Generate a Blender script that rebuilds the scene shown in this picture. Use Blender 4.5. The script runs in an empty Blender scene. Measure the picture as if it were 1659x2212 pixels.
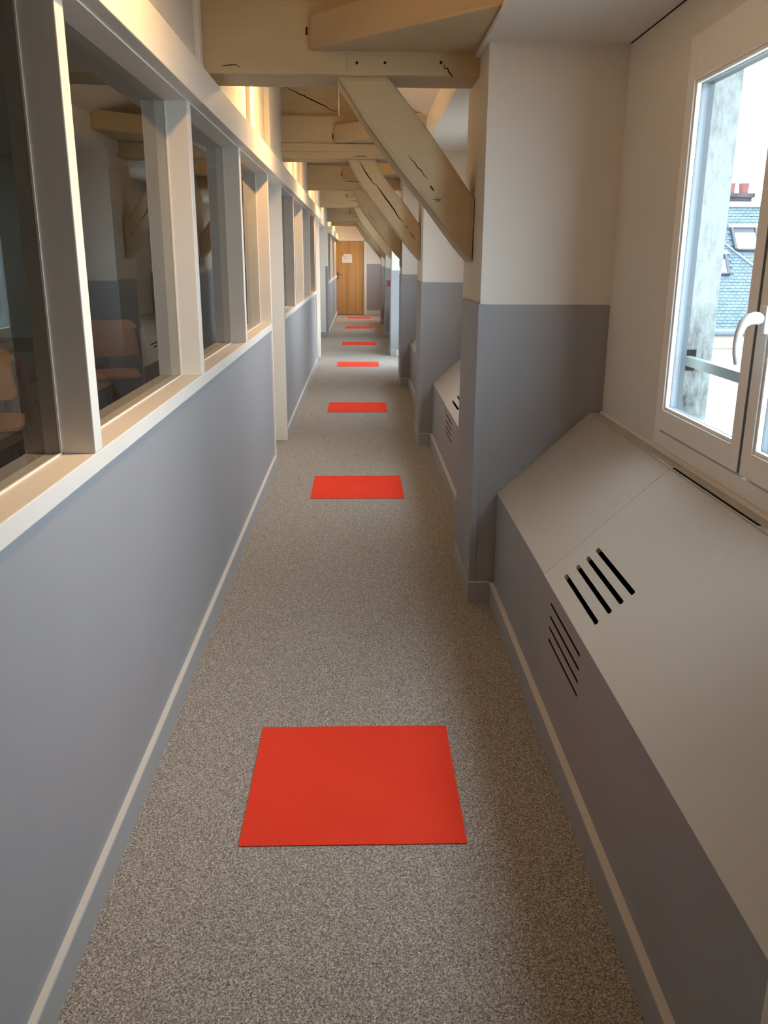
import bpy, bmesh, math, random
from mathutils import Vector, Matrix
from mathutils.geometry import tessellate_polygon
random.seed(7)
SC = bpy.context.scene
COL = SC.collection

# ------------------------------------------------------------------ camera
cd = bpy.data.cameras.new('camera'); cam = bpy.data.objects.new('camera', cd); COL.objects.link(cam)
cd.sensor_fit = 'VERTICAL'; cd.sensor_height = 36.0; cd.lens = 36.0 * 1842.0 / 2212.0
cd.clip_start = 0.02; cd.clip_end = 400
def cam_rotation():
    F = 1842.0; cx, cy = 829.5, 1106.0
    fy = Vector((778 - cx, -(558 - cy), -F)).normalized()
    a = 795 - cx; b = -(fy.x * a + fy.z * -F) / fy.y
    fz = -Vector((a, b, -F)).normalized()
    fx = fy.cross(fz)
    return Matrix((fx, fy, fz))            # rows: world axes seen from the camera
cam.matrix_world = Matrix.Translation((0, 0, 1.55)) @ cam_rotation().to_4x4()
SC.camera = cam

# ------------------------------------------------------------------ world, lights, exposure
SKY = 14.0
w = bpy.data.worlds.new('world'); SC.world = w; w.use_nodes = True
bgn = w.node_tree.nodes['Background']
bgn.inputs[0].default_value = (0.71, 0.87, 1.0, 1); bgn.inputs[1].default_value = SKY
LAMP_W = 86.0
PITCH = 3.53
LAMP_POWER = {0: 1.0, 1: 1.1, 2: 1.0, 3: 1.0, 4: 0.4, 5: 1.0, 6: 2.4}
for k in LAMP_POWER:
    ld = bpy.data.lights.new('ceiling_spot_light', 'SPOT'); ld.energy = LAMP_W * LAMP_POWER[k]; ld.color = (1.0, 0.57, 0.19)
    ld.shadow_soft_size = 0.05; ld.spot_size = math.radians(160); ld.spot_blend = 1.0
    lo = bpy.data.objects.new('ceiling_spot_light', ld); COL.objects.link(lo)
    lo.location = (-0.07, 2.2 + PITCH * k, 2.67)
    lo.rotation_euler = Vector((-0.75, 0, -0.66)).to_track_quat('-Z', 'Y').to_euler()
def portal(x, y, z, sy, sz):
    ld = bpy.data.lights.new('window_portal', 'AREA'); ld.shape = 'RECTANGLE'; ld.size = sz; ld.size_y = sy
    ld.cycles.is_portal = True
    lo = bpy.data.objects.new('window_portal', ld); COL.objects.link(lo)
    lo.location = (x, y, z); lo.rotation_euler = (0, math.radians(90), 0)
SC.view_settings.view_transform = 'Standard'; SC.view_settings.look = 'None'
SC.view_settings.gamma = 1.0; SC.view_settings.use_curve_mapping = False
SC.view_settings.exposure = 0.10
SC.cycles.max_bounces = 10; SC.cycles.diffuse_bounces = 6; SC.cycles.glossy_bounces = 4
SC.cycles.transparent_max_bounces = 16; SC.cycles.sample_clamp_indirect = 6.0
SC.cycles.caustics_reflective = False; SC.cycles.caustics_refractive = False

ld = bpy.data.lights.new('chair_fill_light', 'AREA'); ld.shape = 'RECTANGLE'; ld.size = 1.2; ld.size_y = 0.3; ld.energy = 16; ld.color = (1.0, 0.93, 0.82)
lo = bpy.data.objects.new('chair_fill_light', ld); COL.objects.link(lo); lo.location = (-2.9, 2.9, 2.72)  # soft fill added to brighten the chairs, not a lamp of the room
# ------------------------------------------------------------------ materials
def mat(name, col, rough=0.6, spec=0.3, metal=0.0, noise=None, bump=None):
    m = bpy.data.materials.new(name); m.use_nodes = True
    nt = m.node_tree; b = nt.nodes['Principled BSDF']
    b.inputs['Base Color'].default_value = (*col, 1); b.inputs['Roughness'].default_value = rough
    b.inputs['Specular IOR Level'].default_value = spec; b.inputs['Metallic'].default_value = metal
    tc = nt.nodes.new('ShaderNodeTexCoord')
    if noise:                                   # (scale vec, col2, detail, lo, hi)
        mp = nt.nodes.new('ShaderNodeMapping'); mp.inputs['Scale'].default_value = noise[0]
        n = nt.nodes.new('ShaderNodeTexNoise'); n.inputs['Scale'].default_value = 1.0; n.inputs['Detail'].default_value = noise[2]
        r = nt.nodes.new('ShaderNodeValToRGB')
        r.color_ramp.elements[0].position = noise[3]; r.color_ramp.elements[0].color = (*noise[1], 1)
        r.color_ramp.elements[1].position = noise[4]; r.color_ramp.elements[1].color = (*col, 1)
        nt.links.new(tc.outputs['Object'], mp.inputs[0]); nt.links.new(mp.outputs[0], n.inputs['Vector'])
        nt.links.new(n.outputs['Fac'], r.inputs[0]); nt.links.new(r.outputs[0], b.inputs['Base Color'])
    if bump:                                    # (scale, strength, distance)
        n2 = nt.nodes.new('ShaderNodeTexNoise'); n2.inputs['Scale'].default_value = bump[0]; n2.inputs['Detail'].default_value = 4
        bp = nt.nodes.new('ShaderNodeBump'); bp.inputs['Strength'].default_value = bump[1]; bp.inputs['Distance'].default_value = bump[2]
        nt.links.new(tc.outputs['Object'], n2.inputs['Vector']); nt.links.new(n2.outputs['Fac'], bp.inputs['Height'])
        nt.links.new(bp.outputs[0], b.inputs['Normal'])
    return m
M = {}
M['white'] = mat('white_wall_paint', (0.72, 0.68, 0.62), 0.75, 0.2, noise=((1.5, 1.5, 1.5), (0.69, 0.65, 0.59), 3, 0.3, 0.7), bump=(220, 0.12, 0.002))
M['ceiling'] = mat('ceiling_paint', (0.74, 0.70, 0.64), 0.8, 0.2)
M['gloss'] = mat('satin_white_joinery', (0.77, 0.725, 0.665), 0.38, 0.4, noise=((3, 3, 3), (0.74, 0.695, 0.635), 3, 0.3, 0.7))
M['grey'] = mat('grey_dado_paint', (0.31, 0.305, 0.315), 0.55, 0.35, noise=((2, 2, 2), (0.295, 0.29, 0.30), 3, 0.3, 0.7), bump=(260, 0.10, 0.002))
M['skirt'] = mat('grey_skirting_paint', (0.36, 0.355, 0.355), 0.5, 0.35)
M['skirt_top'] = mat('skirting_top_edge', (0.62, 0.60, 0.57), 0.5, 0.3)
M['cover'] = mat('radiator_cover_paint', (0.47, 0.425, 0.365), 0.5, 0.3, noise=((2, 2, 2), (0.475, 0.43, 0.37), 3, 0.3, 0.7))
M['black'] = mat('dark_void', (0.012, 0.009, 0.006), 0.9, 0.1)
M['crack'] = mat('crack_in_timber', (0.02, 0.014, 0.008), 0.9, 0.1)
M['beam'] = mat('cream_painted_timber', (0.56, 0.435, 0.27), 0.55, 0.3, noise=((2.2, 2.2, 9), (0.50, 0.385, 0.235), 5, 0.35, 0.7), bump=(14, 0.25, 0.012))
M['pvc'] = mat('white_pvc', (0.88, 0.85, 0.81), 0.3, 0.5)
M['seal'] = mat('glazing_spacer', (0.045, 0.055, 0.065), 0.35, 0.4)
M['spacer'] = mat('glazing_spacer_bar', (0.11, 0.13, 0.15), 0.4, 0.4)
M['handlew'] = mat('white_handle_plastic', (0.80, 0.80, 0.82), 0.3, 0.5)
M['metal'] = mat('brushed_metal', (0.28, 0.23, 0.18), 0.4, 0.5, metal=0.8)
M['paper'] = mat('paper', (0.80, 0.76, 0.74), 0.8, 0.1)
M['ink'] = mat('ink', (0.22, 0.20, 0.24), 0.8, 0.1)
M['oak'] = mat('oak_veneer', (0.52, 0.31, 0.13), 0.5, 0.3, noise=((14, 14, 0.35), (0.38, 0.20, 0.075), 5, 0.3, 0.7))
M['ply'] = mat('varnished_plywood', (0.70, 0.28, 0.045), 0.3, 0.4, noise=((2, 2, 14), (0.60, 0.22, 0.035), 4, 0.3, 0.7))
M['tube'] = mat('dark_red_tube', (0.085, 0.016, 0.016), 0.55, 0.25)
M['table'] = mat('black_table_top', (0.02, 0.02, 0.02), 0.5, 0.3)
M['tan'] = mat('beech_board', (0.40, 0.25, 0.12), 0.5, 0.3, noise=((3, 14, 3), (0.30, 0.18, 0.08), 4, 0.3, 0.7))
M['roomwall'] = mat('classroom_wall', (0.32, 0.33, 0.33), 0.8, 0.2)
M['roomfloor'] = mat('classroom_floor', (0.10, 0.09, 0.08), 0.7, 0.2)
M['red_box'] = mat('red_plastic', (0.55, 0.012, 0.015), 0.4, 0.4)
M['lead'] = mat('lead_flashing', (0.10, 0.115, 0.13), 0.5, 0.3)
M['zinc'] = mat('zinc_gutter', (0.045, 0.055, 0.065), 0.5, 0.3)
M['velux'] = mat('dark_window_frame', (0.022, 0.026, 0.034), 0.5, 0.3)
M['render'] = mat('cream_render', (0.24, 0.20, 0.15), 0.9, 0.1)
M['brick'] = mat('chimney_brick', (0.050, 0.042, 0.045), 0.9, 0.1, noise=((4, 4, 12), (0.032, 0.026, 0.028), 3, 0.4, 0.6))
M['pot'] = mat('terracotta_pot', (0.13, 0.045, 0.040), 0.8, 0.1)
M['slate'] = mat('slate', (0.058, 0.078, 0.092), 0.55, 0.3, noise=((5, 5, 5), (0.042, 0.058, 0.070), 2, 0.35, 0.65))
M['yard'] = mat('courtyard_ground', (0.24, 0.23, 0.21), 0.9, 0.1)
M['railm'] = mat('pale_grey_rail', (0.16, 0.18, 0.175), 0.5, 0.3)
M['cable'] = mat('grey_cable', (0.25, 0.24, 0.22), 0.6, 0.2)
M['switch'] = mat('beige_switch_plate', (0.40, 0.34, 0.26), 0.5, 0.3)

def red_mat():
    m = mat('red_carpet_tile', (0.82, 0.060, 0.030), 0.9, 0.1, noise=((3, 3, 3), (0.76, 0.050, 0.026), 5, 0.3, 0.7), bump=(500, 0.2, 0.002))
    return m
M['red'] = red_mat()
def stone_mat():
    m = bpy.data.materials.new('stained_stone'); m.use_nodes = True; nt = m.node_tree; b = nt.nodes['Principled BSDF']
    b.inputs['Roughness'].default_value = 0.95; L = nt.links.new
    tc = nt.nodes.new('ShaderNodeTexCoord'); mp = nt.nodes.new('ShaderNodeMapping'); mp.inputs['Scale'].default_value = (60, 60, 18)
    n = nt.nodes.new('ShaderNodeTexNoise'); n.inputs['Detail'].default_value = 8; n.inputs['Roughness'].default_value = 0.8; n.inputs['Scale'].default_value = 1
    n2 = nt.nodes.new('ShaderNodeTexNoise'); n2.inputs['Scale'].default_value = 5; n2.inputs['Detail'].default_value = 4
    sp = nt.nodes.new('ShaderNodeSeparateXYZ'); mr = nt.nodes.new('ShaderNodeMapRange')
    mr.interpolation_type = 'SMOOTHSTEP'; mr.inputs[1].default_value = 0.7; mr.inputs[2].default_value = 2.3; mr.inputs[3].default_value = -0.08; mr.inputs[4].default_value = 0.05
    a1 = nt.nodes.new('ShaderNodeMath'); a1.operation = 'MULTIPLY_ADD'; a1.inputs[1].default_value = 0.55
    a2 = nt.nodes.new('ShaderNodeMath'); a2.operation = 'MULTIPLY_ADD'; a2.inputs[1].default_value = 0.45
    r = nt.nodes.new('ShaderNodeValToRGB'); r.color_ramp.elements[0].position = 0.34; r.color_ramp.elements[0].color = (0.022, 0.022, 0.02, 1)
    r.color_ramp.elements[1].position = 0.58; r.color_ramp.elements[1].color = (0.19, 0.195, 0.185, 1)
    e = r.color_ramp.elements.new(0.46); e.color = (0.105, 0.108, 0.10, 1)
    L(tc.outputs['Object'], mp.inputs[0]); L(mp.outputs[0], n.inputs['Vector']); L(tc.outputs['Object'], n2.inputs['Vector'])
    L(tc.outputs['Object'], sp.inputs[0]); L(sp.outputs['Z'], mr.inputs[0])
    L(n2.outputs['Fac'], a2.inputs[0]); L(mr.outputs[0], a2.inputs[2]); L(n.outputs['Fac'], a1.inputs[0]); L(a2.outputs[0], a1.inputs[2])
    L(a1.outputs[0], r.inputs[0]); L(r.outputs[0], b.inputs['Base Color'])
    return m
M['stone'] = stone_mat()
def carpet_mat():
    m = bpy.data.materials.new('speckled_grey_carpet'); m.use_nodes = True; nt = m.node_tree; b = nt.nodes['Principled BSDF']
    b.inputs['Roughness'].default_value = 0.95; b.inputs['Specular IOR Level'].default_value = 0.12
    tc = nt.nodes.new('ShaderNodeTexCoord')
    v = nt.nodes.new('ShaderNodeTexVoronoi'); v.inputs['Scale'].default_value = 330
    n = nt.nodes.new('ShaderNodeTexNoise'); n.inputs['Scale'].default_value = 170; n.inputs['Detail'].default_value = 3; n.inputs['Roughness'].default_value = 0.7
    bw = nt.nodes.new('ShaderNodeRGBToBW'); mx = nt.nodes.new('ShaderNodeMath'); mx.operation = 'ADD'
    h = nt.nodes.new('ShaderNodeMath'); h.operation = 'MULTIPLY'; h.inputs[1].default_value = 0.40
    h2 = nt.nodes.new('ShaderNodeMath'); h2.operation = 'MULTIPLY'; h2.inputs[1].default_value = 0.60
    r = nt.nodes.new('ShaderNodeValToRGB'); r.color_ramp.elements[0].position = 0.30; r.color_ramp.elements[0].color = (0.11, 0.092, 0.078, 1)
    r.color_ramp.elements[1].position = 0.72; r.color_ramp.elements[1].color = (0.66, 0.61, 0.56, 1)
    e = r.color_ramp.elements.new(0.50); e.color = (0.285, 0.26, 0.235, 1)
    L = nt.links.new
    L(tc.outputs['Object'], v.inputs['Vector']); L(tc.outputs['Object'], n.inputs['Vector'])
    L(v.outputs['Color'], bw.inputs[0]); L(bw.outputs[0], h.inputs[0]); L(n.outputs['Fac'], h2.inputs[0])
    L(h.outputs[0], mx.inputs[0]); L(h2.outputs[0], mx.inputs[1]); L(mx.outputs[0], r.inputs[0]); L(r.outputs[0], b.inputs['Base Color'])
    bp = nt.nodes.new('ShaderNodeBump'); bp.inputs['Strength'].default_value = 0.4; bp.inputs['Distance'].default_value = 0.003
    L(mx.outputs[0], bp.inputs['Height']); L(bp.outputs[0], b.inputs['Normal'])
    return m
M['carpet'] = carpet_mat()
def glass_mat(name, ior, tint):
    m = bpy.data.materials.new(name); m.use_nodes = True; nt = m.node_tree
    for n in list(nt.nodes):
        if n.type == 'BSDF_PRINCIPLED': nt.nodes.remove(n)
    out = [n for n in nt.nodes if n.type == 'OUTPUT_MATERIAL'][0]
    tr = nt.nodes.new('ShaderNodeBsdfTransparent'); tr.inputs[0].default_value = (*tint, 1)
    gl = nt.nodes.new('ShaderNodeBsdfGlossy'); gl.inputs['Roughness'].default_value = 0.0; gl.inputs[0].default_value = (0.95, 0.97, 0.97, 1)
    fr = nt.nodes.new('ShaderNodeFresnel'); fr.inputs[0].default_value = ior
    ge = nt.nodes.new('ShaderNodeNewGeometry')
    sub = nt.nodes.new('ShaderNodeMath'); sub.operation = 'SUBTRACT'; sub.inputs[0].default_value = 1.0
    mu = nt.nodes.new('ShaderNodeMath'); mu.operation = 'MULTIPLY'; mx = nt.nodes.new('ShaderNodeMixShader')
    L = nt.links.new
    L(ge.outputs['Backfacing'], sub.inputs[1]); L(fr.outputs[0], mu.inputs[0]); L(sub.outputs[0], mu.inputs[1])
    L(mu.outputs[0], mx.inputs[0]); L(tr.outputs[0], mx.inputs[1]); L(gl.outputs[0], mx.inputs[2]); L(mx.outputs[0], out.inputs[0])
    return m
M['glass'] = glass_mat('partition_glass', 1.9, (0.74, 0.74, 0.70))
M['wglass'] = glass_mat('window_glass', 1.5, (0.97, 0.99, 0.99))

# ------------------------------------------------------------------ mesh helpers
def link(me, name, m, parent=None):
    me.name = name
    o = bpy.data.objects.new(name, me); COL.objects.link(o)
    if m is not None: me.materials.append(M[m] if isinstance(m, str) else m)
    if parent is not None: o.parent = parent
    return o
def fin(bm, name, m, parent=None, bevel=0, smooth=False):
    bmesh.ops.recalc_face_normals(bm, faces=bm.faces)
    if bevel:
        bmesh.ops.bevel(bm, geom=[e for e in bm.edges if e.calc_face_angle(0) > 0.5], offset=bevel, segments=2, affect='EDGES', profile=0.6)
    if smooth:
        for f in bm.faces: f.smooth = True
    me = bpy.data.meshes.new(name); bm.to_mesh(me); bm.free()
    return link(me, name, m, parent)
def addbox(bm, x0, x1, y0, y1, z0, z1):
    vs = [bm.verts.new((x, y, z)) for z in (z0, z1) for x, y in ((x0, y0), (x1, y0), (x1, y1), (x0, y1))]
    for f in ((3, 2, 1, 0), (4, 5, 6, 7), (0, 1, 5, 4), (1, 2, 6, 5), (2, 3, 7, 6), (3, 0, 4, 7)):
        bm.faces.new([vs[i] for i in f])
def box(name, m, x0, x1, y0, y1, z0, z1, parent=None, bevel=0):
    bm = bmesh.new(); addbox(bm, x0, x1, y0, y1, z0, z1); return fin(bm, name, m, parent, bevel)
def boxes(name, m, lst, parent=None, bevel=0):
    bm = bmesh.new()
    for b in lst: addbox(bm, *b)
    return fin(bm, name, m, parent, bevel)
def addprism(bm, pts, axis, a, b):
    def P(p, t): return {'x': (t, p[0], p[1]), 'y': (p[0], t, p[1]), 'z': (p[0], p[1], t)}[axis]
    A = [bm.verts.new(P(p, a)) for p in pts]; B = [bm.verts.new(P(p, b)) for p in pts]; n = len(pts)
    bm.faces.new(A); bm.faces.new(B[::-1])
    for i in range(n): bm.faces.new((A[i], B[i], B[(i + 1) % n], A[(i + 1) % n]))
def prism(name, m, pts, axis, a, b, parent=None, bevel=0):
    bm = bmesh.new(); addprism(bm, pts, axis, a, b); return fin(bm, name, m, parent, bevel)
def plate(name, m, outer, holes, T, thick, parent=None):
    """flat board with real cut-outs; outer/holes are 2D loops, T maps (u, v, w) to the world, w is depth"""
    loops = [outer] + holes
    tris = tessellate_polygon([[Vector((p[0], p[1], 0)) for p in l] for l in loops])
    flat = [p for l in loops for p in l]
    bm = bmesh.new()
    F = [bm.verts.new(T(p[0], p[1], 0)) for p in flat]; K = [bm.verts.new(T(p[0], p[1], thick)) for p in flat]
    for t in tris:
        bm.faces.new([F[i] for i in t]); bm.faces.new([K[i] for i in reversed(t)])
    o = 0
    for l in loops:
        n = len(l)
        for i in range(n):
            j = (i + 1) % n; bm.faces.new((F[o + i], F[o + j], K[o + j], K[o + i]))
        o += n
    return fin(bm, name, m, parent)
def slot(u0, u1, v, h):
    r = h / 2; pts = []
    for i in range(7):
        a = math.pi / 2 + math.pi * i / 6; pts.append((u0 + r + r * math.cos(a), v + r * math.sin(a)))
    for i in range(7):
        a = -math.pi / 2 + math.pi * i / 6; pts.append((u1 - r + r * math.cos(a), v + r * math.sin(a)))
    return pts
def tube(name, m, path, r, parent=None, seg=10, radii=None, flat=1.0):
    bm = bmesh.new(); rings = []; P = [Vector(p) for p in path]; side = None
    for i, p in enumerate(P):
        d = (P[min(i + 1, len(P) - 1)] - P[max(i - 1, 0)]).normalized()
        if side is None:
            side = d.cross(Vector((0, 0, 1)))
            if side.length < 0.2: side = d.cross(Vector((0, 1, 0)))
        a = (side - d * side.dot(d)).normalized(); side = a; b = a.cross(d).normalized(); rr = radii[i] if radii else r
        rings.append([bm.verts.new(p + a * rr * flat * math.cos(t) + b * rr * math.sin(t)) for t in [2 * math.pi * k / seg for k in range(seg)]])
    for i in range(len(rings) - 1):
        for k in range(seg): bm.faces.new((rings[i][k], rings[i][(k + 1) % seg], rings[i + 1][(k + 1) % seg], rings[i + 1][k]))
    bm.faces.new(rings[0][::-1]); bm.faces.new(rings[-1])
    return fin(bm, name, m, parent, smooth=True)
def empty(name, loc=(0, 0, 0), **kw):
    o = bpy.data.objects.new(name, None); COL.objects.link(o); o.location = loc
    for k, v in kw.items(): o[k] = v
    return o
def S(o): o['kind'] = 'structure'; return o
def tag(o, label, cat, group=None):
    o['label'] = label; o['category'] = cat
    if group: o['group'] = group
    return o
def adopt(o, parent): o.parent = parent; return o
def wavy(pts, amp, n=5):
    """subdivide a closed 2D outline and let its long sides wander, as on old hand-hewn timber"""
    out = []
    for i in range(len(pts)):
        a, b = Vector(pts[i]), Vector(pts[(i + 1) % len(pts)]); out.append(tuple(a)); L = (b - a).length
        if L > 0.3:
            nrm = Vector((-(b - a).y, (b - a).x)).normalized()
            for k in range(1, n): out.append(tuple(a.lerp(b, k / n) + nrm * random.uniform(-amp, amp)))
    return out

Y0, Y1 = -6.3, 25.0        # the corridor's ends
PIER = [3.72 + PITCH * k for k in range(-1, 6)]      # near faces of the piers
PD = 0.66                   # pier depth

# ------------------------------------------------------------------ setting: floor, left wall
floor = S(boxes('floor', 'carpet', [(-0.774, 1.12, Y0, Y1, -0.08, 0.0), (-0.94, -0.774, 13.0, 17.86, -0.08, 0.0)]))
S(box('wall_back', 'white', -0.9, 1.3, Y0 - 0.1, Y0, -0.08, 3.6))
wl = S(boxes('wall_left', 'grey', [(-0.77, -0.66, Y0, 6.40, 0, 1.04), (-0.77, -0.66, 7.50, 13.10, 0, 1.04), (-0.77, -0.66, 17.82, Y1, 0, 1.04),
                                   (-0.664, -0.652, 7.50, 7.60, 0.0, 1.375), (-0.70, -0.648, 17.80, 17.95, 0.0, 1.395)]))
adopt(boxes('upper_wall', 'white', [(-0.80, -0.68, Y0, 17.8, 2.13, 3.6), (-0.80, -0.68, 17.8, Y1, 2.05, 3.6)]), wl)
adopt(boxes('wall_return', 'white', [(-0.94, -0.90, 13.0, 17.9, 0, 3.4), (-0.90, -0.70, 17.76, 17.86, 0, 3.3), (-0.70, -0.652, 17.76, 17.86, 1.395, 3.0)]), wl)
# posts that close each partition section
for y0, y1, z1 in ((6.40, 6.455, 2.117), (7.44, 7.50, 2.117), (13.10, 13.16, 2.117), (14.05, 14.25, 2.30), (17.95, 18.02, 2.10)):
    adopt(box('door_post', 'gloss', -0.80, -0.648, y0, y1, 0, z1, bevel=0.003), wl)
adopt(box('wall_strip', 'white', -0.80, -0.655, 7.50, 7.60, 1.0, 2.11), wl)
for y0, y1 in ((3.925, 3.985), (5.60, 5.78), (9.2, 9.35), (12.75, 12.88), (19.9, 20.05)):
    adopt(box('wall_batten', 'white', -0.68, -0.655, y0, y1, 2.25, 3.5, bevel=0.004), wl)
for y0, y1 in ((6.60, 7.62), (10.15, 11.1), (13.7, 14.6)):
    adopt(box('wall_pilaster', 'white', -0.68, -0.64, y0, y1, 2.25, 3.5, bevel=0.004), wl)
S(boxes('trim_1', 'gloss', [(-0.775, -0.60, Y0, 13.86, 2.117, 2.252)], bevel=0.004))
S(boxes('trim_2', 'gloss', [(-0.775, -0.60, 17.86, Y1, 2.03, 2.16)], bevel=0.004))
bl = S(boxes('baseboard_left', 'skirt', [(-0.662, -0.645, Y0, 6.40, 0, 0.092), (-0.662, -0.645, 7.50, 13.10, 0, 0.092), (-0.66, -0.640, 17.80, Y1, 0, 0.095), (-0.90, -0.64, 17.745, 17.762, 0, 0.10)]))
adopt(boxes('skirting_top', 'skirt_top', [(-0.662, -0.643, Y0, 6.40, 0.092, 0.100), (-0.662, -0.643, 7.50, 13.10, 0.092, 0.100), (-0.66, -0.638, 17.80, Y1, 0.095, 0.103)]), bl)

def partition(name, y0, y1, mull, top, zs=1.088):
    e = S(empty(name, (-0.73, y0, 1.04)))
    def up(o): o.parent = e; o.matrix_parent_inverse = Matrix.Translation((0.73, -y0, -1.04)); return o
    # inner sill with a slightly ragged lower paint line
    sill = up(box('sill', 'gloss', -0.772, -0.648, y0, y1, zs - 0.048, zs, bevel=0.003))
    up(box('head_rail', 'gloss', -0.772, -0.648, y0, y1, top - 0.004, top))
    ys = [y0] + [v for m in mull for v in m] + [y1]
    for a, b in mull: up(box('mullion', 'gloss', -0.772, -0.648, a, b, zs, top, bevel=0.003))
    for i in range(0, len(ys), 2):
        a, b = ys[i], ys[i + 1]
        up(box('pane', 'glass', -0.7400, -0.7340, a + 0.001, b - 0.001, zs, top - 0.004))
        # putty line round each pane
        up(boxes('glazing_seal', 'gloss', [(-0.734, -0.729, a, b, zs, zs + 0.004), (-0.734, -0.729, a, a + 0.004, zs, top - 0.01), (-0.734, -0.729, b - 0.004, b, zs, top - 0.01)]))
    return e
partition('window_1', Y0, 6.40, [(-3.73, -3.67), (-2.28, -2.22), (-0.83, -0.77), (0.61, 0.67), (2.06, 2.120), (3.52, 3.590), (4.935, 5.005)], 2.117)
partition('window_2', 7.60, 13.10, [(8.77, 8.83), (10.10, 10.17), (11.48, 11.55), (12.70, 12.78)], 2.117)
partition('window_3', 18.02, Y1, [(19.4, 19.47), (20.8, 20.87), (22.2, 22.27), (23.6, 23.67)], 2.04)
# doors in the two side openings
for n, a, b in (('door_2', 6.455, 7.44), ('door_3', 13.16, 14.05)):
    d = S(empty(n, (-0.78, a, 0)))
    lf = box('leaf', 'gloss', -0.02, 0.02, 0.01, b - a - 0.01, 0.005, 2.06, d, 0.003)

# ------------------------------------------------------------------ right side: walls, soffit, ceiling
wr = S(empty('wall_right', (1.07, 0, 0)))
bays = [(Y0, 0.165, 'blind')] + [(PIER[i] + PD, PIER[i + 1], 'cover') for i in range(6)] + [(PIER[6] + PD, Y1, 'cover')]
bays[4] = (bays[4][0], bays[4][1], 'tall')
bays[7] = (bays[7][0], bays[7][1], 'plain')
WC = []      # window centres
def wallpiece(a, b, oy0, oy1, oz0, oz1, x0, x1, m, nm):
    o = plate(nm, m, [(a, -0.1), (b, -0.1), (b, 3.6), (a, 3.6)], [[(oy0, oz0), (oy1, oz0), (oy1, oz1), (oy0, oz1)]],
              lambda u, v, t: (x0 + t, u, v), x1 - x0)
    o.parent = wr; o.matrix_parent_inverse = Matrix.Translation((-1.07, 0, 0)); return o
for i, (a, b, kind) in enumerate(bays):
    c = (a + b) / 2
    if kind == 'tall': c = b - 0.95; zb, zt, hw = 0.20, 2.26, 0.74
    else: zb, zt, hw = 0.915, 2.235, 0.735
    if kind == 'blind':
        o = box('plain_wall', 'white', 1.07, 1.29, a - 0.1, b + PD / 2, -0.1, 3.6); o.parent = wr; o.matrix_parent_inverse = Matrix.Translation((-1.07, 0, 0)); continue
    WC.append((c, hw, zb, zt))
    lo_, hi_ = a - (PD / 2 if i else 0.1), b + (PD / 2 if i < len(bays) - 1 else 0.1)
    wallpiece(lo_, hi_, c - hw, c + hw, zb, zt, 1.07, 1.115, 'white', 'inner_lining')
    wallpiece(lo_, hi_, c - hw - 0.11, c + hw + 0.11, zb - 0.04, zt + 0.03, 1.115, 1.29, 'stone', 'stone_surround')
    portal(1.30, c, (zb + zt) / 2, 2 * hw + 0.2, zt - zb + 0.06)
soffit = S(box('ceiling', 'ceiling', 0.50, 1.07, Y0, Y1, 2.367, 2.40))
adopt(box('fascia', 'ceiling', 0.490, 0.50, Y0, Y1, 2.367, 2.547), soffit)
adopt(prism('sloping_ceiling', 'ceiling', [(0.51, 2.545), (-0.70, 3.30), (-0.70, 3.36), (0.51, 2.605)], 'y', Y0, Y1), soffit)
adopt(box('roof_slab', 'ceiling', -4.6, 1.4, Y0 - 0.2, Y1 + 0.3, 3.6, 3.7), soffit)

adopt(box('shadow_gap', 'black', 1.0655, 1.0699, 0.86, 3.71, 2.3645, 2.3668), soffit)
# ------------------------------------------------------------------ piers
pier_words = ['pier beside the nearest window, its left side carrying the first timber brace', 'second pier from the viewer, with the second brace ending on it',
              'third pier from the viewer, with a small switch plate on its side', 'brightly lit narrow pier just beyond the third one',
              'pier carrying the red call point', 'last pier before the end wall']
def make_pier(y, label):
    e = empty('pier', (0.52, y, 0)); tag(e, label, 'pier', 'piers along the window side')
    def lb(n, m, x0, x1, y0, y1, z0, z1, bv=0): return box(n, m, x0 - 0.52, x1 - 0.52, y0, y1, z0, z1, e, bv)
    lb('shaft', 'white', 0.512, 1.0695, 0.008, PD, 0, 2.37)
    lb('side_panel', 'grey', 0.502, 0.514, 0.003, PD - 0.075, 0.10, 1.366)
    lb('panel_joint', 'black', 0.508, 0.5125, PD - 0.075, PD - 0.069, 0.10, 1.366)
    lb('front_panel', 'grey', 0.532, 1.0695, 0.003, 0.010, 0.10, 1.364)
    lb('corner_bead', 'grey', 0.503, 0.534, -0.001, 0.010, 0.10, 1.366, 0.001)
    sk = boxes('skirting', 'skirt', [(-0.018, -0.006, 0.006, PD - 0.05, 0, 0.098), (-0.018, 0.079, -0.003, 0.006, 0, 0.098)], e)
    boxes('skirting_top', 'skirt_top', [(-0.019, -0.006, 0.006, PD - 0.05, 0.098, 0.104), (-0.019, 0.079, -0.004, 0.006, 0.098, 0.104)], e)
    return e
for k, y in enumerate(PIER):
    lab = ('grey and white pier beside the camera, this side of the nearest window' if k == 0 else
           'grey and white ' + pier_words[k - 1])
    make_pier(y, lab)

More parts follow.
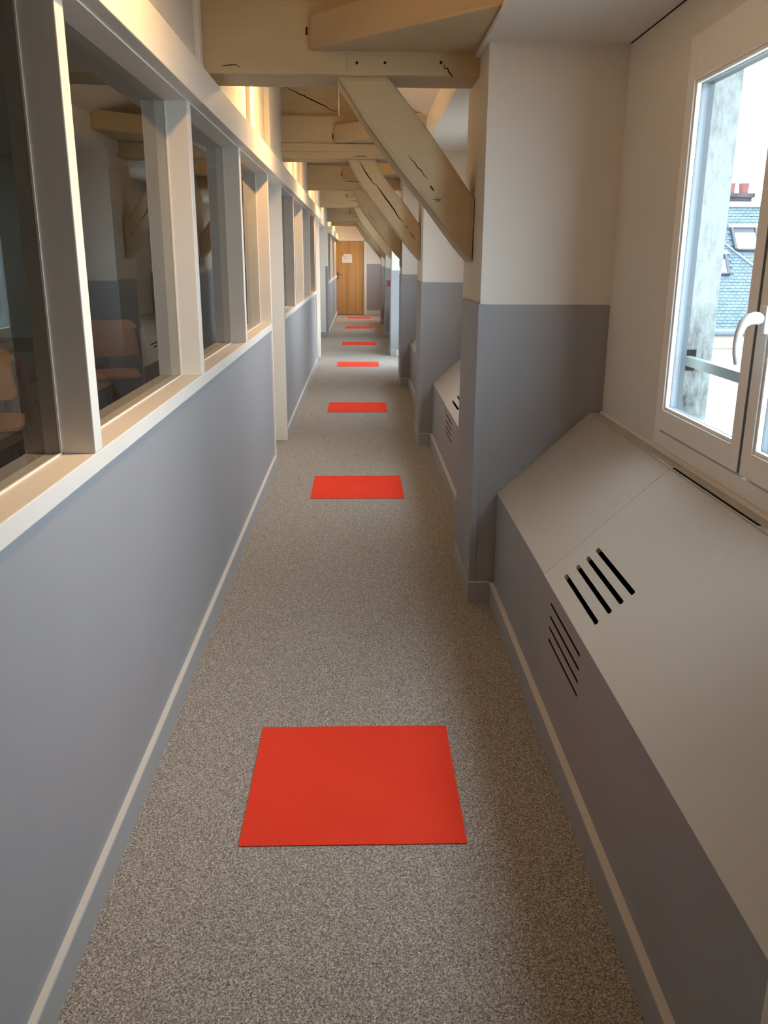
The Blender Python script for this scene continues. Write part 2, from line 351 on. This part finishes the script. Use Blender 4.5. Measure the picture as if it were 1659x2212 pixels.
# ------------------------------------------------------------------ radiator covers (sloping boxed-in sill)
cov_lab = {1: 'sloping beige radiator cover with slots, under the nearest window', 2: 'sloping beige radiator cover between the first and second piers',
           3: 'sloping beige radiator cover between the second and third piers'}
def make_cover(a, b, label):
    L = b - a; c = L / 2
    e = empty('radiator_cover', (0.62, a, 0)); tag(e, label, 'radiator cover', 'radiator covers under the windows')
    sx, sz = 0.393, 0.367; SL = math.hypot(sx, sz); ux, uz = sx / SL, sz / SL
    f0, f1 = c - 0.10, c + 0.29
    holes = [slot(f0, f1, z, 0.012) for z in (0.345, 0.387, 0.427, 0.471)]
    plate('front_panel', 'grey', [(0, 0), (L, 0), (L, 0.531), (0, 0.531)], holes, lambda u, v, w: (w, u, v), 0.002, e)
    def TS(u, v, w): return (v * ux + w * uz, u, 0.533 + v * uz - w * ux)
    s0, s1 = c - 0.255, c + 0.400
    plate('sloping_panel', 'cover', [(0, -0.004), (s0 - 0.0002, -0.004), (s0 - 0.0002, SL), (0, SL)], [], TS, 0.016, e)
    plate('sloping_panel', 'cover', [(s1 + 0.003, -0.002), (L, -0.002), (L, SL), (s1 + 0.003, SL)], [], TS, 0.016, e)
    hs = [slot(c - 0.10, c + 0.285, v, 0.0155) for v in (0.056, 0.104, 0.146, 0.187)]
    plate('access_panel', 'cover', [(s0, -0.004), (s1, -0.004), (s1, SL - 0.004), (s0, SL - 0.004)], hs, lambda u, v, w: TS(u, v, w), 0.016, e)
    plate('ledge', 'cover', [(0, 0.389), (L, 0.389), (L, 0.449), (0, 0.449)], [slot(s0 + 0.02, s1 + 0.0, 0.4005, 0.0125)], lambda u, v, w: (v, u, 0.900 - w), 0.002, e)
    box('inner_lining', 'black', 0.37, 0.449, 0.02, L - 0.02, 0.80, 0.81, e)  # black sheets put the shade inside the cover into colour, darkening the slots
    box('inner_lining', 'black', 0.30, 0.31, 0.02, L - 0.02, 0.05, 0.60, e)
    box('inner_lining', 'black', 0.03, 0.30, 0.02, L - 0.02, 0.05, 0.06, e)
    boxes('heating_pipe', 'metal', [(0.14, 0.16, 0.02, L - 0.02, 0.45, 0.47), (0.18, 0.20, 0.02, L - 0.02, 0.30, 0.32)], e)
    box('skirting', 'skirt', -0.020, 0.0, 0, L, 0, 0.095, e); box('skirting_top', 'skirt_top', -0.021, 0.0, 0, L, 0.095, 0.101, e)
    # thin white bead where the ledge meets the window wall
    box('bead', 'pvc', 0.438, 0.4495, 0, L, 0.900, 0.908, e)
    return e
for i, (a, b, kind) in enumerate(bays):
    if kind != 'cover': continue
    lab = cov_lab.get(i) or 'sloping radiator cover ' + {0: 'behind the camera position', 5: 'beyond the brightly lit pier', 6: 'in the last bay but one'}[i]
    make_cover(a + 0.005, b - 0.005, lab)
for i in (4, 7):
    a, b, _ = bays[i]
    S(box('trim_%d' % (3 + (i == 7)), 'grey', 1.055, 1.07, a, b, 0, 0.19))

# ------------------------------------------------------------------ casement windows
def casement(n, c, hw, zb, zt):
    e = S(empty('window_%d' % n, (1.07, c, zb)))
    h = zt - zb; X = -0.004
    def bx(nm, m, x0, x1, y0, y1, z0, z1, p=e, bv=0.0): return box(nm, m, x0, x1, y0, y1, z0, z1, p, bv)
    fw = 0.05
    boxes('outer_frame', 'pvc', [(X, 0.05, -hw - 0.008, -hw + fw, 0, h), (X, 0.05, hw - fw, hw + 0.008, 0, h), (X, 0.05, -hw + fw, hw - fw, 0, fw), (0.014, 0.05, -hw + fw, hw - fw, fw, fw + 0.02), (X, 0.05, -hw + fw, hw - fw, h - fw - 0.04, h)], e, 0.002)
    for s in (1, -1):
        y0, y1 = (0.010, hw - 0.035) if s > 0 else (-hw + 0.035, -0.006)
        z0, z1 = 0.063, h - 0.085; rw = 0.058
        iw = rw if s > 0 else rw
        gy0, gy1, gz0, gz1 = y0 + iw, y1 - iw, z0 + 0.072, z1 - rw
        sf = boxes('sash_frame', 'pvc', [(-0.018, 0.04, y0, gy0, z0, z1), (-0.018, 0.04, gy1, y1, z0, z1), (-0.018, 0.04, gy0, gy1, z0, gz0), (-0.018, 0.04, gy0, gy1, gz1, z1)], e, 0.003)
        t = 0.011
        boxes('glazing_bead', 'pvc', [(-0.012, 0.003, gy0, gy0 + t, gz0, gz1), (-0.012, 0.003, gy1 - t, gy1, gz0, gz1), (-0.012, 0.003, gy0 + t, gy1 - t, gz0, gz0 + t), (-0.012, 0.003, gy0 + t, gy1 - t, gz1 - t, gz1)], sf, 0.0035)
        q = t - 0.001
        boxes('spacer', 'spacer', [(0.008, 0.026, gy0, gy0 + q, gz0, gz1), (0.008, 0.026, gy1 - q, gy1, gz0, gz1), (0.008, 0.026, gy0 + q, gy1 - q, gz0, gz0 + q), (0.008, 0.026, gy0 + q, gy1 - q, gz1 - q, gz1)], sf)
        boxes('outer_gasket', 'seal', [(0.026, 0.044, gy0, gy0 + q, gz0, gz1), (0.026, 0.044, gy1 - q, gy1, gz0, gz1), (0.026, 0.044, gy0 + q, gy1 - q, gz1 - q, gz1), (0.0035, 0.0075, gy0, gy0 + q, gz0, gz1), (0.0035, 0.0075, gy1 - q, gy1, gz0, gz1)], sf)
        bx('pane', 'wglass', 0.0035, 0.0065, gy0 + t, gy1 - t, gz0 + t, gz1 - t, sf)
    bx('meeting_gap', 'seal', -0.0165, -0.012, -0.006, 0.010, 0.066, h - 0.09)
    # handle on the sash behind the gap
    zc = 1.405 - zb
    ro = box('handle_base', 'handlew', -0.030, -0.017, -0.072, -0.036, zc - 0.038, zc + 0.034, sf, 0.005)
    yc = -0.052
    path = [(-0.028, yc, zc), (-0.050, yc, zc + 0.002), (-0.066, yc, zc - 0.002), (-0.078, yc, zc - 0.014), (-0.086, yc, zc - 0.036), (-0.089, yc, zc - 0.065), (-0.087, yc, zc - 0.090), (-0.080, yc, zc - 0.116)]
    tube('handle_lever', 'handlew', path, 0.01, ro, 12, radii=[0.016, 0.0165, 0.0155, 0.0125, 0.0100, 0.0090, 0.0088, 0.0088])
    return e
for i, (c, hw, zb, zt) in enumerate(WC): casement(4 + i, c, hw, zb, zt)

# guard rail and cable outside the nearest window
gr = tag(box('guard_rail', 'railm', 1.186, 1.214, WC[0][0] - 0.9, WC[0][0] + 0.9, 1.180, 1.214, bevel=0.002), 'pale grey metal guard bar across the outside of the nearest window', 'guard rail')
st = box('bar_socket', 'black', 1.172, 1.23, WC[0][0] + 0.8435, WC[0][0] + 0.85, 1.160, 1.236, gr)
cb = tag(tube('cable', 'cable', [(1.135, 2.93, 0.90), (1.15, 2.88, 0.935), (1.16, 2.80, 0.935), (1.17, 2.70, 0.905), (1.17, 2.66, 0.885)], 0.0022), 'thin grey wire looping on the outer sill of the nearest window', 'cable')

# ------------------------------------------------------------------ roof timbers
BZ = [2.295, 2.330, 2.355, 2.345, 2.262, 2.30]
BH = [0.285, 0.325, 0.27, 0.28, 0.30, 0.28]
ordn = ['nearest', 'second', 'third', 'fourth', 'fifth', 'last']
def lining(y, pts, wdt, name, parent, m='crack', off=0.0008):
    """a crack: thin dark sliver lying on a face y=const; pts (x, z), wdt half width"""
    bm = bmesh.new(); P = [Vector((p[0], p[1])) for p in pts]; n = len(P); L, R = [], []
    for i, p in enumerate(P):
        d = (P[min(i + 1, n - 1)] - P[max(i - 1, 0)]).normalized(); q = Vector((-d.y, d.x)) * (wdt * (0.25 + 0.9 * math.sin(math.pi * (i + .4) / n)))
        L.append(bm.verts.new((p.x + q.x, y - off, p.y + q.y))); R.append(bm.verts.new((p.x - q.x, y - off, p.y - q.y)))
    for i in range(n - 1): bm.faces.new((L[i], L[i + 1], R[i + 1], R[i]))
    return fin(bm, name, m, parent)
def crackpath(x0, z0, x1, z1, n=9, amp=0.006):
    return [(x0 + (x1 - x0) * i / (n - 1) + random.uniform(-amp, amp), z0 + (z1 - z0) * i / (n - 1) + random.uniform(-amp, amp)) for i in range(n)]
def tie_beam(k):
    y = 4.0 + PITCH * k; z = BZ[k]; h = BH[k]
    e = empty('tie_beam', (0, y, z)); tag(e, '%s cream painted timber beam crossing the corridor overhead' % ordn[k], 'beam', 'cross beams of the roof frame')
    pts = wavy([(-0.685, 0), (0.515, 0), (0.515, h), (-0.685, h)], 0.004, 7)
    prism('timber', 'beam', pts, 'y', 0, 0.28, e, 0.012)
    if k == 1:
        box('ledger_strip', 'beam', -0.68, 0.5, -0.018, 0.0, 0.055, 0.115, e, 0.004)
    if k == 0:
        for x, zz in ((-0.012, 0.047), (0.107, 0.049), (0.345, 0.052)):
            tube('peg_hole', 'crack', [(x, -0.0012, zz), (x, 0.004, zz)], 0.006, e)
        box('mortise_mark', 'crack', -0.226, -0.218, -0.0015, 0.003, 0.150, 0.180, e)
        boxes('peg_recess', 'beam', [(-0.052, -0.040, -0.004, 0.002, 0.018, 0.078)], e, 0.002)
        lining(0, crackpath(0.358, 0.042, 0.392, 0.0, 6), 0.0025, 'crack', e)
        lining(0, crackpath(-0.50, 0.03, -0.58, 0.035, 5), 0.002, 'crack', e)
    else:
        box('mortise_mark', 'crack', -0.226, -0.216, -0.0015, 0.003, 0.150, 0.190, e)
        lining(0, crackpath(-0.20, 0.115 if k == 1 else 0.09, 0.05, 0.112 if k == 1 else 0.085, 8, 0.003), 0.003, 'crack', e)
        lining(0, crackpath(-0.05, 0.02, 0.06, 0.022, 6, 0.002), 0.002, 'crack', e)
    # the board above the beam
    if k >= 1:
        prism('tie_board', 'beam', [(-0.685, h), (-0.173, h), (-0.173, h + 0.30), (-0.685, h + 0.30)], 'y', 0.05, 0.10, e, 0.004)
        prism('tie_board', 'beam', [(-0.168, h), (-0.02, h), (-0.02, h + 0.30), (-0.168, h + 0.30)], 'y', 0.052, 0.10, e, 0.004)
        lining(0.05, crackpath(-0.62, h + 0.22, -0.19, h + 0.035, 14, 0.006), 0.004, 'crack', e)
    else:
        prism('tie_board', 'beam', [(-0.22, h), (0.30, h), (0.15, h + 0.18), (-0.22, h + 0.22)], 'y', 0.05, 0.10, e, 0.004)
        lining(0.05, crackpath(-0.20, h + 0.15, 0.02, h + 0.03, 10, 0.006), 0.004, 'crack', e)
    return e
def gusset(k):
    y = 4.0 + PITCH * k; z = BZ[k] + 0.09 if k == 0 else BZ[k] + 0.12
    z1 = z + 0.135
    e = tag(prism('corner_timber', 'beam', [(-0.213, 0.002), (-0.20, -0.022), (0.10, -0.325), (0.489, -0.712), (0.489, 0.002)], 'z', 0, z1 - z, None, 0.010),
            'slanting cream timber lapped onto the face of the %s cross beam' % ordn[k], 'beam', 'slanting corner timbers of the roof frame')
    e.location = (0, y - 0.004, z)
    return e
brace_lab = ['large cream diagonal brace with a knot, from the nearest beam down to the nearest pier', 'diagonal brace with one long black crack, second from the viewer',
             'third diagonal brace from the viewer', 'fourth diagonal brace from the viewer', 'fifth diagonal brace from the viewer', 'smallest farthest diagonal brace']
def brace(k):
    y = 4.0 + PITCH * k + 0.02; dz = BZ[k] - BZ[0]
    P = [(-0.105, 2.30 + dz), (0.125, 2.30 + dz), (0.19, 2.215), (0.30, 2.085), (0.40, 1.955), (0.47, 1.862), (0.511, 1.805), (0.511, 1.525), (0.44, 1.605), (0.31, 1.762), (0.17, 1.925), (0.02, 2.115)]
    P = [(x + random.uniform(-.004, .004) * (0 < i < 11), z + random.uniform(-.004, .004)) for i, (x, z) in enumerate(P)]
    t = prism('diagonal_brace', 'beam', [(x, z) for x, z in P], 'y', 0, 0.25, None, 0.024)
    t.location = (0, y, 0)
    tag(t, brace_lab[k], 'brace', 'diagonal braces of the roof frame')
    def cr(x0, z0, x1, z1, w, n=12, amp=.004): lining(0, crackpath(x0, z0, x1, z1, n, amp), w, 'crack', t)
    if k == 0:
        cr(0.215, 1.985, 0.30, 1.885, 0.0018, 7); cr(0.31, 1.86, 0.325, 1.84, 0.003, 4, .002)
        for a in range(5):
            th = a * 1.3 + 0.4; cr(0.345, 1.800, 0.345 + 0.020 * math.cos(th), 1.800 + 0.014 * math.sin(th), 0.0011, 4, .002)
    if k == 1:
        cr(-0.005, 2.31, 0.12, 2.13, 0.004); cr(0.12, 2.15, 0.36, 1.84, 0.005, 16); cr(0.37, 1.82, 0.40, 1.79, 0.002, 5); cr(0.42, 1.765, 0.47, 1.70, 0.0025, 7)
    if k == 2: cr(0.09, 2.10, 0.2, 1.97, 0.002, 9)
    return t
for k in range(6):
    tie_beam(k); gusset(k); brace(k)

# ------------------------------------------------------------------ end wall with the door
we = S(box('wall_end', 'white', -0.80, 1.30, Y1, Y1 + 0.12, 0, 3.6))
adopt(box('dado', 'grey', 0.185, 1.07, Y1 - 0.006, Y1, 0.10, 1.402), we)
S(boxes('baseboard_end', 'skirt_top', [(0.185, 1.07, Y1 - 0.022, Y1, 0.0, 0.125)], bevel=0.002))
d1 = S(empty('door_1', (-0.29, Y1, 0)))
box('leaf', 'oak', -0.395, 0.395, -0.03, 0.0, 0.012, 2.005, d1, 0.002)
boxes('door_frame', 'gloss', [(-0.445, -0.400, -0.04, 0, 0, 2.06), (0.400, 0.468, -0.04, 0, 0, 2.06), (-0.445, 0.468, -0.04, 0, 2.012, 2.075), (-0.445, 0.49, -0.02, 0, 2.075, 2.10)], d1, 0.003)
hp = box('handle_plate', 'metal', -0.362, -0.318, -0.036, -0.03, 0.97, 1.20, d1, 0.003)
tube('handle_lever', 'metal', [(-0.34, -0.036, 1.115), (-0.34, -0.085, 1.115), (-0.325, -0.095, 1.115), (-0.215, -0.090, 1.108)], 0.010, d1)
for z in (0.22, 1.05, 1.80): box('hinge', 'metal', 0.384, 0.402, -0.036, -0.028, z - 0.05, z + 0.05, d1, 0.002)
# paper notice with its curled corner and three scribbled lines
bm = bmesh.new()
out = [(-0.135, -0.118), (-0.145, 0.02), (-0.128, 0.055), (-0.085, 0.112), (-0.06, 0.122), (0.125, 0.115), (0.134, 0.0), (0.140, -0.110)]
nx = 10
vs = [bm.verts.new((x, -0.003 - 0.02 * max(0, z * -0.5 + abs(x) * 0.4), z)) for x, z in out]
cen = bm.verts.new((0, -0.004, 0))
for i in range(len(vs)): bm.faces.new((vs[i], vs[(i + 1) % len(vs)], cen))
r_ = bmesh.ops.extrude_face_region(bm, geom=bm.faces[:])
bmesh.ops.translate(bm, vec=(0, 0.001, 0), verts=[v for v in r_['geom'] if isinstance(v, bmesh.types.BMVert)])
note = fin(bm, 'paper_notice', 'paper'); note.location = (-0.365, Y1 - 0.034, 1.542)
tag(note, 'small handwritten paper notice with a curled corner, taped to the oak door', 'notice')
random.seed(21)
bm = bmesh.new()
for z, x0, x1 in ((0.062, -0.105, 0.060), (0.004, -0.118, 0.092), (-0.056, -0.105, 0.045)):
    x = x0
    while x < x1:
        if random.random() < 0.14: x += 0.022; continue
        hgt = random.uniform(0.010, 0.020); a = random.uniform(-.3, .3)
        yy = -0.013
        q = [bm.verts.new(v) for v in ((x, yy, z - hgt * .4), (x + 0.005, yy, z - hgt * .4), (x + 0.005 + a * hgt, yy, z + hgt * .6), (x + a * hgt, yy, z + hgt * .6))]
        bm.faces.new(q)
        q = [bm.verts.new(v) for v in ((x, yy, z - .003), (x + 0.010, yy, z - .003), (x + 0.010, yy, z + .002), (x, yy, z + .002))]
        bm.faces.new(q)
        x += 0.0125
o = fin(bm, 'handwriting', 'ink', note); o['kind'] = 'stuff'
# call point and switch
cp = empty('call_point', (0.60, PIER[5] - 0.007, 1.075)); tag(cp, 'red call point box fixed to the grey face of the pier near the end', 'alarm')
box('backbox', 'pvc', -0.06, 0.06, -0.012, 0.003, -0.062, 0.062, cp, 0.006)
box('body', 'red_box', -0.052, 0.062, -0.05, -0.012, -0.056, 0.056, cp, 0.012)
sw = empty('switch', (0.505, PIER[3] + 0.32, 1.50)); tag(sw, 'small beige switch plate on the side of the third pier', 'switch')
box('plate', 'switch', -0.008, 0.008, -0.10, 0.10, -0.055, 0.055, sw, 0.003); box('rocker', 'velux', -0.012, -0.007, 0.05, 0.08, -0.04, 0.04, sw)
dt = empty('detector', (-0.655, 13.9, 2.16)); tag(dt, 'small round white detector at the far end of the long header rail', 'detector')
tube('body', 'pvc', [(0, 0, 0.06), (0.04, 0, 0.055), (0.04, 0, -0.02), (0.04, 0, -0.05)], 0.05, dt, 16, radii=[0.02, 0.05, 0.05, 0.03])

# ------------------------------------------------------------------ red carpet squares
rl = ['largest red carpet square, nearest the viewer', 'red carpet square beside the nearest pier, second from the viewer', 'third red carpet square from the viewer',
      'fourth red carpet square from the viewer', 'fifth red carpet square from the viewer', 'second red carpet square from the oak door', 'red carpet square right before the oak door']
for (y, x), l in zip(((1.99, -0.338), (5.525, -0.338), (8.885, -0.347), (12.82, -0.352), (16.15, -0.345), (20.05, -0.345), (23.45, -0.350)), rl):
    t = box('carpet_square', 'red', 0, 0.63, 0, 0.62, 0, 0.0035, bevel=0.001); t.location = (x, y, 0.0)
    tag(t, l, 'carpet tile', 'red squares laid along the corridor')

# ------------------------------------------------------------------ the classroom behind the partition
rm = S(boxes('wall_room', 'roomwall', [(-4.5, -4.4, Y0, Y1, -0.1, 3.6), (-4.4, -0.80, 13.02, 13.10, -0.1, 3.6), (-4.4, -0.80, 17.80, 17.88, -0.1, 3.6), (-4.4, -0.80, Y1, Y1 + 0.1, -0.1, 3.6), (-4.4, -0.80, Y0 - 0.1, Y0, -0.1, 3.6)]))
S(box('floor_room', 'roomfloor', -4.5, -0.775, Y0, Y1, -0.10, -0.003))
S(box('ceiling_room', 'ceiling', -4.5, -0.775, Y0, Y1, 2.75, 2.80))
def chair(loc, rz, label):
    e = empty('high_chair', loc); e.rotation_euler = (0, 0, rz); tag(e, label, 'chair', 'plywood chairs behind the glass')
    def curved(nm, m, w, z0, z1, y, r, t):
        bm = bmesh.new(); n = 12; rows = []
        for (zz, inset) in ((z0, .030), (z0 + .02, .008), (z0 + .05, 0), (z1 - .07, 0), (z1 - .03, .012), (z1 - .01, .035), (z1, .065)):
            rows.append([(-w / 2 + inset + (w - 2 * inset) * i / n, zz) for i in range(n + 1)])
        def pt(x, z, o): return (x, y - r * (1 - (2 * x / w) ** 2) + o, z)
        A = [[bm.verts.new(pt(x, z, 0)) for x, z in r_] for r_ in rows]; B = [[bm.verts.new(pt(x, z, t)) for x, z in r_] for r_ in rows]
        for i in range(len(rows) - 1):
            for j in range(n):
                bm.faces.new((A[i][j], A[i][j + 1], A[i + 1][j + 1], A[i + 1][j])); bm.faces.new((B[i][j], B[i + 1][j], B[i + 1][j + 1], B[i][j + 1]))
            bm.faces.new((A[i][0], A[i + 1][0], B[i + 1][0], B[i][0])); bm.faces.new((A[i][n], B[i][n], B[i + 1][n], A[i + 1][n]))
        for j in range(n):
            bm.faces.new((A[0][j], B[0][j], B[0][j + 1], A[0][j + 1])); bm.faces.new((A[-1][j], A[-1][j + 1], B[-1][j + 1], B[-1][j]))
        return fin(bm, nm, m, e, smooth=False)
    curved('backrest', 'ply', 0.42, 0.985, 1.195, 0.0, 0.03, 0.012)
    prism('seat', 'ply', [(-0.19, 0.06), (0.19, 0.06), (0.21, 0.12), (0.21, 0.40), (0.17, 0.46), (-0.17, 0.46), (-0.21, 0.40), (-0.21, 0.12)], 'z', 0.84, 0.856, e, 0.004)
    for s in (-1, 1):
        tube('rear_leg', 'tube', [(s * 0.216, -0.015, 1.150), (s * 0.218, -0.015, 1.140), (s * 0.240, 0.0, 0.95), (s * 0.262, 0.03, 0.80), (s * 0.31, 0.02, 0.4), (s * 0.35, 0.0, 0.0)], 0.024, e, 10)
        tube('front_leg', 'tube', [(s * 0.20, 0.38, 0.84), (s * 0.24, 0.44, 0.4), (s * 0.26, 0.46, 0.0)], 0.014, e, 10)
        tube('side_rail', 'tube', [(s * 0.262, 0.03, 0.82), (s * 0.205, 0.38, 0.825)], 0.012, e, 8)
    tube('foot_rail', 'tube', [(-0.25, 0.44, 0.35), (0.25, 0.44, 0.35)], 0.010, e, 8)
    return e
chair((-1.605, 3.485, 0), math.radians(20), 'orange plywood high chair with dark red tube legs, behind the first pane')
chair((-1.525, 5.16, 0), math.radians(18), 'dim plywood high chair behind the second pane')
def table(loc, sx, sy, label):
    e = empty('work_table', loc); tag(e, label, 'table', 'dark tables behind the glass')
    box('top', 'table', -sx / 2, sx / 2, -sy / 2, sy / 2, 0.90, 0.93, e, 0.004)
    box('shelf', 'tan', -sx / 2 + .03, sx / 2 - .03, -sy / 2 + .03, sy / 2 - .03, 0.55, 0.575, e)
    for a in (-1, 1):
        for b in (-1, 1): box('leg', 'table', a * (sx / 2 - .04) - .02, a * (sx / 2 - .04) + .02, b * (sy / 2 - .04) - .02, b * (sy / 2 - .04) + .02, 0, 0.9, e)
table((-2.35, 4.55, 0), 0.9, 0.7, 'dark table beyond the orange high chair')
table((-2.45, 6.6, 0), 0.9, 0.8, 'dark table beyond the dim high chair')

# ------------------------------------------------------------------ the house across the courtyard
yard = S(box('ground', 'yard', 1.29, 60, -30, 70, -9.2, -9.0))
he = empty('opposite_house', (9.4, 22, -0.2)); tag(he, 'cream house with a slate roof seen through the nearest window', 'building')
A_ = math.radians(52); ca, sa = math.cos(A_), math.sin(A_); ROOFL = 4.12
X0, X1 = -2.2, 6.5
box('facade', 'render', X0, X1, 0.12, 5.0, -8.9, -0.12, he)
box('cornice', 'render', X0 - 0.05, X1, 0.02, 0.2, -0.42, -0.10, he, 0.02)
tube('gutter', 'zinc', [(X0 - .1, -0.06, -0.05), (X1, -0.06, -0.05)], 0.06, he, 10)
def RT(u, v, w): return (u, v * ca - w * sa, v * sa + w * ca)
def rbox(name, m, u0, u1, v0, v1, w0, w1, parent=he):
    bm = bmesh.new()
    vs = [bm.verts.new(RT(u, v, w)) for w in (w0, w1) for u, v in ((u0, v0), (u1, v0), (u1, v1), (u0, v1))]
    for f in ((3, 2, 1, 0), (4, 5, 6, 7), (0, 1, 5, 4), (1, 2, 6, 5), (2, 3, 7, 6), (3, 0, 4, 7)): bm.faces.new([vs[i] for i in f])
    return fin(bm, name, m, parent)
rbox('roof_deck', 'zinc', X0, X1, 0, ROOFL, -0.12, -0.01)
prism('gable', 'render', [(0.2, -0.2), (5.0, -0.2), (2.54, 3.05)], 'x', X0 + 0.02, X1 - 0.02, he)
SKYL = [(0.58, 1.30, 2.50, 3.24), (-0.50, 0.33, 1.72, 2.36)]
verts, faces = [], []
sw_, sh_ = 0.150, 0.098
nrow = int((ROOFL - 0.12) / sh_)
for rrow in range(nrow):
    v0 = 0.06 + rrow * sh_
    u = X0 + (rrow % 2) * sw_ / 2
    while u < X1 - sw_:
        if not any(a - 0.02 < u + sw_ / 2 < b + 0.02 and c - 0.02 < v0 + sh_ / 2 < d + 0.02 for a, b, c, d in SKYL):
            j = random.uniform(-0.003, 0.003); t = random.uniform(0.010, 0.016); n0 = len(verts)
            g = 0.004
            for (uu, vv, ww) in ((u + g, v0 - 0.012 + j, 0.004), (u + sw_ - g, v0 - 0.012 + j, 0.004), (u + sw_ - g, v0 + sh_, 0), (u + g, v0 + sh_, 0),
                                 (u + g, v0 - 0.012 + j, 0.004 + t), (u + sw_ - g, v0 - 0.012 + j, 0.004 + t), (u + sw_ - g, v0 + sh_, 0.003), (u + g, v0 + sh_, 0.003)):
                verts.append(RT(uu, vv, ww))
            faces += [(n0 + 4, n0 + 5, n0 + 6, n0 + 7), (n0, n0 + 1, n0 + 5, n0 + 4), (n0 + 1, n0 + 2, n0 + 6, n0 + 5), (n0 + 3, n0, n0 + 4, n0 + 7)]
        u += sw_
me = bpy.data.meshes.new('roof_slates'); me.from_pydata(verts, [], faces); me.update()
o = link(me, 'roof_slates', 'slate', he); o['kind'] = 'stuff'
rbox('ridge_flashing', 'lead', X0, X1, ROOFL - 0.16, ROOFL + 0.02, 0.0, 0.05)
rbox('eave_flashing', 'lead', X0, X1, -0.02, 0.05, 0.0, 0.04)
for (a, b, c, d) in SKYL:
    sk = rbox('skylight', 'velux', a, b, c, d, -0.02, 0.05)
    rbox('skylight_flashing', 'lead', a - 0.05, b + 0.05, d, d + 0.10, 0.0, 0.09, sk)
    rbox('skylight_frame', 'velux', a, a + 0.07, c, d, 0.05, 0.09, sk); rbox('skylight_frame', 'velux', b - 0.07, b, c, d, 0.05, 0.09, sk); rbox('skylight_frame', 'velux', a, b, c, c + 0.05, 0.05, 0.09, sk)
    rbox('skylight_pane', 'paper', a + 0.08, b - 0.08, c + 0.06, d - 0.16, 0.05, 0.062, sk)
# the hip flashing running down to the right
bm = bmesh.new()
P0, P1, wd = (0.28, 2.82), (1.65, 1.32), 0.035
q = []
for w_ in (0.0, 0.05):
    for (u, v) in ((P0[0], P0[1] - wd), (P1[0], P1[1] - wd), (P1[0], P1[1] + wd), (P0[0], P0[1] + wd)): q.append(bm.verts.new(RT(u, v, w_)))
for f in ((3, 2, 1, 0), (4, 5, 6, 7), (0, 1, 5, 4), (1, 2, 6, 5), (2, 3, 7, 6), (3, 0, 4, 7)): bm.faces.new([q[i] for i in f])
fin(bm, 'hip_flashing', 'lead', he)
ch = box('chimney', 'brick', 0.20, 1.36, 2.62, 3.10, 2.6, 3.40, he, 0.01)
box('chimney_cap', 'brick', 0.14, 1.42, 2.56, 3.16, 3.40, 3.52, ch, 0.02)
for x, ra in ((0.86, 0.085), (1.20, 0.13)):
    tube('chimney_pot', 'pot', [(x, 2.85, 3.52), (x, 2.85, 3.56), (x, 2.85, 3.75), (x, 2.85, 3.79)], 0.1, ch, 14, radii=[ra, ra * 0.92, ra * 1.05, ra * 1.15])
